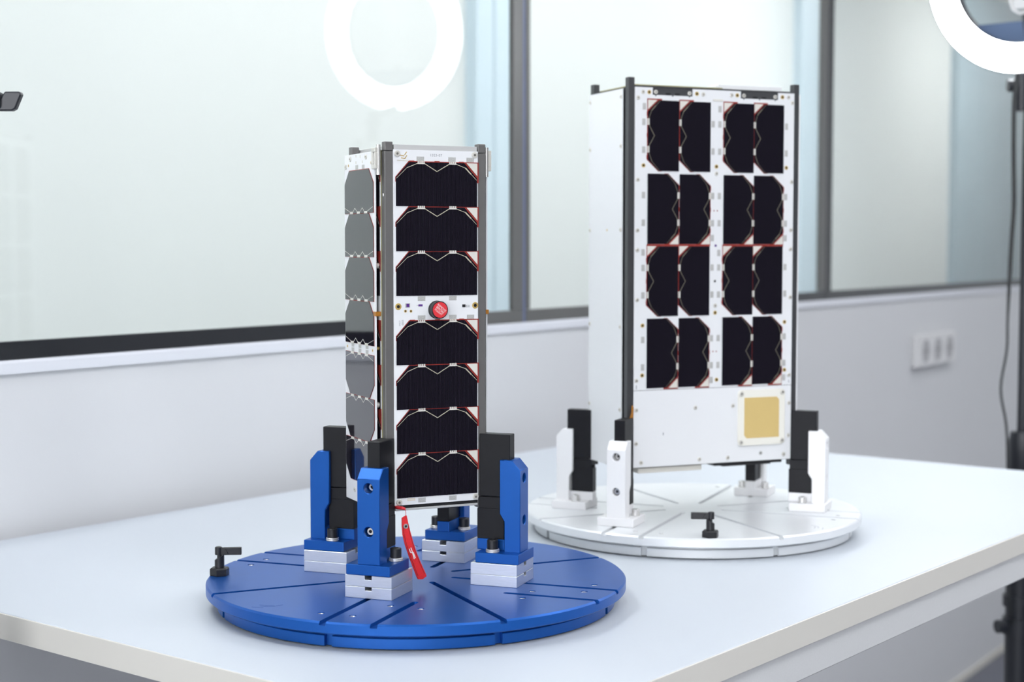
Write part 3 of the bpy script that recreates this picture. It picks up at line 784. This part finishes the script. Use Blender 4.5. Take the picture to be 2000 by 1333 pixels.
for x, z in ((-87.5, 437.2), (-25.9, 437.5), (27.6, 437.7), (88.9, 437.8), (-94.4, 354.2), (0.6, 354.6), (95.2, 355), (-94.5, 171.5), (95, 172.3), (-94.6, 114.2), (95.5, 115), (0.3, 184.8), (3.0, 106.2)):
    put('gold_eyelet', EYELET_S, pb, x, z)
for xs in (-94.2, -4.2, 4.7, 94.8):
    for z in (403.4, 371.9, 320.5, 289.0, 237.5, 206.0, 155, 123.4):
        put('solder_pad', PADV, pb, xs, z)
for x, z in ((-93.6, 420.9), (4.7, 420.9), (-94.3, 255.2), (4.7, 254.5), (-4.2, 271.8), (94.6, 271.8), (-4.2, 106), (94.6, 106)):
    put('solder_pad', PADV, pb, x, z)
for x, z in ((0.2, 263.0), (-0.4, 221.6)):
    link('chip', MB().box(-1.2, 1.2, -0.5, 0, -1.2, 1.2).mesh('chip', ['purple' if z > 250 else 'blacksteel']), pb, mm(x, 0, z))
for z in (139.5, 303.5):
    for x in (-2.2, 2.2):
        link('chip', MB().box(-0.7, 0.7, -0.2, 0, -0.7, 0.7).mesh('chip', ['red']), pb, mm(x, 0, z))
MB().box(-4.5, 8.0, -0.8, 0, 430.0, 432.0).build('contact_bar', 'cream', pb)

lp = MB().box(-105.3, 105.3, 0, 1.4, 7.8, 96.5).build('lower_panel', 'pcb', sb, mm(0, -51.4, 0), bevel=0.15)
for x, z in ((-101.8, 74.3), (-102, 35.6), (-95.5, 13.4), (-25, 74.5), (-19.1, 13.6), (25.2, 74.6), (102.1, 75.3), (101.8, 36.2), (95.5, 13.9), (18.9, 13.4)):
    put('screw', SCREW_S, lp, x, z)
put('sensor_hole', MB().lathe([(0, 0.05), (0.9, 0.05), (0.9, 0.3), (2.2, 0.3), (2.4, 0)], axis='-y', n=14, mats=[1, 0, 0, 0]).mesh('sensor_hole', ['pad', 'blacksteel']), lp, 64, 16.7)
MB().box(-67.4, -66.2, -0.1, 0, 44.0, 47.0).build('printed_mark', 'textgrey', lp)
MB().box(-102.4, -101.6, -0.1, 0, 98.5, 103).build('printed_mark', 'textgrey', pb)
MB().box(101.4, 102.2, -0.1, 0, 99.5, 103).build('printed_mark', 'textgrey', pb)

def rrect(x0, x1, z0, z1, r):
    out = []
    for cx_, cz_, a0 in ((x1 - r, z0 + r, -90), (x1 - r, z1 - r, 0), (x0 + r, z1 - r, 90), (x0 + r, z0 + r, 180)):
        out += [(cx_ + r * math.cos(R(a0 + t)), cz_ + r * math.sin(R(a0 + t))) for t in (0, 30, 60, 90)]
    return out
pa = MB().prism(rrect(31.8, 95.6, 26.7, 92.6, 4.5), -51.4 - 2.2, -51.4, 'y').build('patch_antenna', 'patchframe', sb, bevel=0.3)
MB().prism([(43.2, 35.4), (87.4, 35.4), (87.4, 80.2), (84, 83.6), (39.7, 83.6), (39.7, 38.9)], -53.8, -53.55, 'y').build('gold_patch', 'patch', pa)
for x, z in ((35.6, 88.6), (91.8, 88.8), (35.6, 30.8), (91.6, 31.2)):
    put('screw', SCREW, pa, x, z, -53.6)

b = MB().box(-46.5, 41.8, 0, 1.2, 6.2, 441.5)
sp_ = b.build('side_panel', 'pcb', sb, mm(-114.2, 4.6, 0), (0, 0, -math.pi / 2), bevel=0.1)
for z in (432.5, 376.5, 281, 169.5, 73.8, 19):
    put('screw', SCREW_S, sp_, -43.0, z); put('screw', SCREW_S, sp_, 38.5, z)
put('plated_hole', VIA, sp_, 2.8, 281)
b = MB().box(-46.5, 41.8, 0, 1.2, 6.2, 441.5)
sp2 = b.build('side_panel', 'pcb', sb, mm(113.9, -4.6, 0), (0, 0, math.pi / 2))
bk = MB().box(-105, 105, 0, 1.4, 7.8, 442).build('back_panel', 'pcb', sb, mm(0, 51.4, 0), (0, 0, math.pi))
for i, z in enumerate(CZB):
    for x in CX:
        put('solar_cell', CELL_B, bk, x, z, -0.05, -math.pi / 2)
# amber tie stuck in the near left corner bracket
b = MB()
for i in range(4):
    b.tube([(-110.5 + i * 1.2, -51.2, 62), (-108 + 0.5 * i, -53 + 0.3 * i, 72 + 2 * i), (-107.2, -52, 80 - i)], 0.9, 6)
b.build('amber_tie', 'brown', sb)

# ------------------------------------------------------------------ wall sockets
so = empty('wall_socket', (WALL0[0] + 3.54 * math.cos(PHI), WALL0[1] + 3.54 * math.sin(PHI), 0.040), PHI)
tag(so, 'white triple power socket on the low wall beside the ring lamp stand', 'socket')
MB().box(-170, 165, -22, 0, -46, 47).build('cover_plate', 'outlet', so, bevel=4, seg=2)
for x in (-105, 0, 105):
    s_ = MB().lathe([(0, 0.2), (34, 0.2), (34.5, 1.6), (36, 1.6), (36, 0)], (x, -22, 0), '-y', 28, mats=[1, 0, 0, 0]).build('socket_face', ['outlet', 'socket'], so)
    MB().lathe([(0, 1.0), (3, 1.0), (3, 0)], (x - 9.5, -22.2, 0), '-y', 10).build('pin_hole', 'blacksteel', s_)
    MB().lathe([(0, 1.0), (3, 1.0), (3, 0)], (x + 9.5, -22.2, 0), '-y', 10).build('pin_hole', 'blacksteel', s_)

# ------------------------------------------------------------------ ring lamps
def ring_lamp(name, label, base, center, normal, joint, extras):
    root = empty(name, (base[0], base[1], FLOOR)); tag(root, label, 'ring lamp', 'ring lamps on stands')
    o = Vector((base[0], base[1], FLOOR))
    n = Vector(normal).normalized()
    rot = n.to_track_quat('Z', 'Y').to_euler()
    hd = MB().lathe([(122, 4), (122, -14), (128, -22), (171, -22), (177.5, -14), (177.5, 4), (176, 6), (174.5, 4), (174.5, 2), (125, 2), (123.5, 6), (122, 4)], n=96)
    h = hd.build('ring_housing', 'lampblack', root, Vector(center) - o, rot)
    MB().lathe([(123.6, 2.5), (126, 7.5), (150, 10), (173, 7.5), (175.4, 2.5)][::-1], n=96).build('ring_diffuser', 'ring', h)
    j = Vector(joint)
    k = MB(1)
    k.tube([tuple(j - o + Vector((0, 0, -0.055))), tuple(j - o + Vector((0, 0, 0.012)))], 0.012, 14)
    k.tube([tuple(j - o + Vector((-0.014, 0.020, -0.010))), tuple(j - o + Vector((0.012, -0.018, -0.010)))], 0.011, 12)
    k.tube([tuple(j - o + Vector((0, 0, 0.005))), tuple(Vector(center) - o + (h.rotation_euler.to_matrix() @ Vector((0, 0, -0.018))) + Vector((0, 0, -0.170)))], 0.009, 10)
    k.build('tilt_joint', 'lampblack', root, bevel=0)
    top = j.z - FLOOR - 0.05
    MB(1).tube([(0, 0, 0.90), (0, 0, top)], 0.0095, 14).build('inner_tube', 'lampblack', root)
    MB(1).tube([(0, 0, 0.10), (0, 0, 0.95)], 0.0235, 20).build('outer_tube', 'lampblack', root)
    c = MB(1); c.lathe([(0, 0.955), (0.021, 0.955), (0.023, 0.96), (0.023, 1.03), (0.020, 1.045), (0, 1.045)], n=20); c.build('collar', 'lampblack', root)
    c = MB(1); c.lathe([(0, 0.685), (0.028, 0.685), (0.028, 0.715), (0, 0.715)], n=20); c.lathe([(0, 0.735), (0.028, 0.735), (0.028, 0.755), (0, 0.755)], n=20)
    c.tube([(-0.034, 0.026, 0.70), (0.0, 0.0, 0.70)], 0.012, 10)
    c.build('clamp', 'lampblack', root)
    c = MB(1); c.lathe([(0, 0.36), (0.030, 0.36), (0.030, 0.43), (0, 0.43)], n=20); c.build('leg_hub', 'lampblack', root)
    for a in (20, 140, 260):
        dx, dy = math.cos(R(a)), math.sin(R(a))
        lg = MB(1).tube([(0.030 * dx, 0.030 * dy, 0.40), (0.34 * dx, 0.34 * dy, 0.012)], 0.010, 10).build('leg', 'lampblack', root)
        MB(1).tube([(0.34 * dx, 0.34 * dy, 0.014), (0.352 * dx, 0.352 * dy, 0.0)], 0.012, 8).build('rubber_foot', 'rubber', lg)
    return root, h, o
rl, rh, ro = ring_lamp('ring_lamp', 'lit ring lamp on a black stand behind the far end of the desk, top right', (2.690, 0.985), (2.765, 1.032, 0.827), (-0.985, 0.06, -0.12), (2.715, 1.008, 0.632), True)
# phone clamp and tray inside the right ring
b = MB().prism([(-98, -84), (98, -84), (70, -104), (40, -117), (0, -122), (-40, -117), (-70, -104)], -6, -14, 'z')
b.build('tray', 'lampblue', rh)
b = MB(); pts = [(-24, 60), (-24, -48), (-20, -62), (-8, -70), (8, -70), (20, -62), (24, -48), (24, 60)]
b.tube([(x, y, -6) for x, y in pts], 2.6, 8)
b.box(-19, 19, -62, 60, -9, -7)
b.build('phone_clamp', 'outlet', rh)
b = MB().tube([(0, -118, -10), (0, -70, -9)], 4, 10); b.build('clamp_arm', 'lampblack', rh)

ll, lh, lo = ring_lamp('ring_lamp', 'black ring lamp stand at the left edge, only its wing knob in the picture', (0.750, 1.214), (0.735, 1.235, 0.98), (0.90, -0.22, -0.38), (0.750, 1.214, 0.775), False)
# wing knob that sticks into the picture
ax = Vector(cx); kb = empty('knob', (0, 0, 0), 0.0, ll)
kb.location = Vector((0.777, 1.178, 0.464)) - lo
kb.rotation_euler = (0, 0, math.atan2(ax.y, ax.x))
MB().lathe([(0, -44), (7.5, -44), (8.2, -42), (8.2, 4), (7, 6), (0, 6)], (0, 0, 0), 'x', 20).build('knob_hub', 'lampblack', kb)
MB().prism([(2, -8.2), (15, -8.2), (18, -6.6), (23.2, 5.5), (22.6, 7.6), (21, 8.2), (9, 8.2), (2, -4)], -4, 4, 'y').build('knob_wing', 'lampblack', kb, bevel=1.2, seg=2)

# ------------------------------------------------------------------ cable of the right ring lamp
pts = [(2.705, 1.012, 0.640), (2.692, 1.012, 0.592), (2.686, 1.009, 0.50), (2.684, 1.006, 0.413), (2.678, 1.007, 0.342), (2.668, 1.007, 0.217), (2.667, 1.007, 0.16), (2.655, 1.012, 0.092), (2.662, 1.004, 0.03), (2.657, 0.998, -0.034), (2.655, 0.995, -0.14), (2.645, 0.990, -0.22), (2.648, 0.985, -0.292), (2.672, 0.99, -0.36), (2.668, 1.0, -0.60), (2.66, 1.05, -0.95), (2.66, 1.12, FLOOR + 0.004), (2.75, 1.35, FLOOR + 0.004)]
def smooth(p, k=5):
    out = []
    P = [Vector(q) for q in p]
    for i in range(len(P) - 1):
        p0, p1, p2, p3 = P[max(i - 1, 0)], P[i], P[i + 1], P[min(i + 2, len(P) - 1)]
        for j in range(k):
            t = j / k
            out.append(0.5 * ((2 * p1) + (p2 - p0) * t + (2 * p0 - 5 * p1 + 4 * p2 - p3) * t * t + (3 * p1 - p0 - 3 * p2 + p3) * t ** 3))
    return out + [P[-1]]
sp = smooth(pts)
cb = MB(1).tube(sp, [0.0042 if p.z > 0.30 else (0.0024 if p.z < 0.22 else 0.0024 + (p.z - 0.22) * 0.022) for p in sp], 8).build('cable', 'cable')
tag(cb, 'black power cable hanging down beside the ring lamp stand', 'cable')
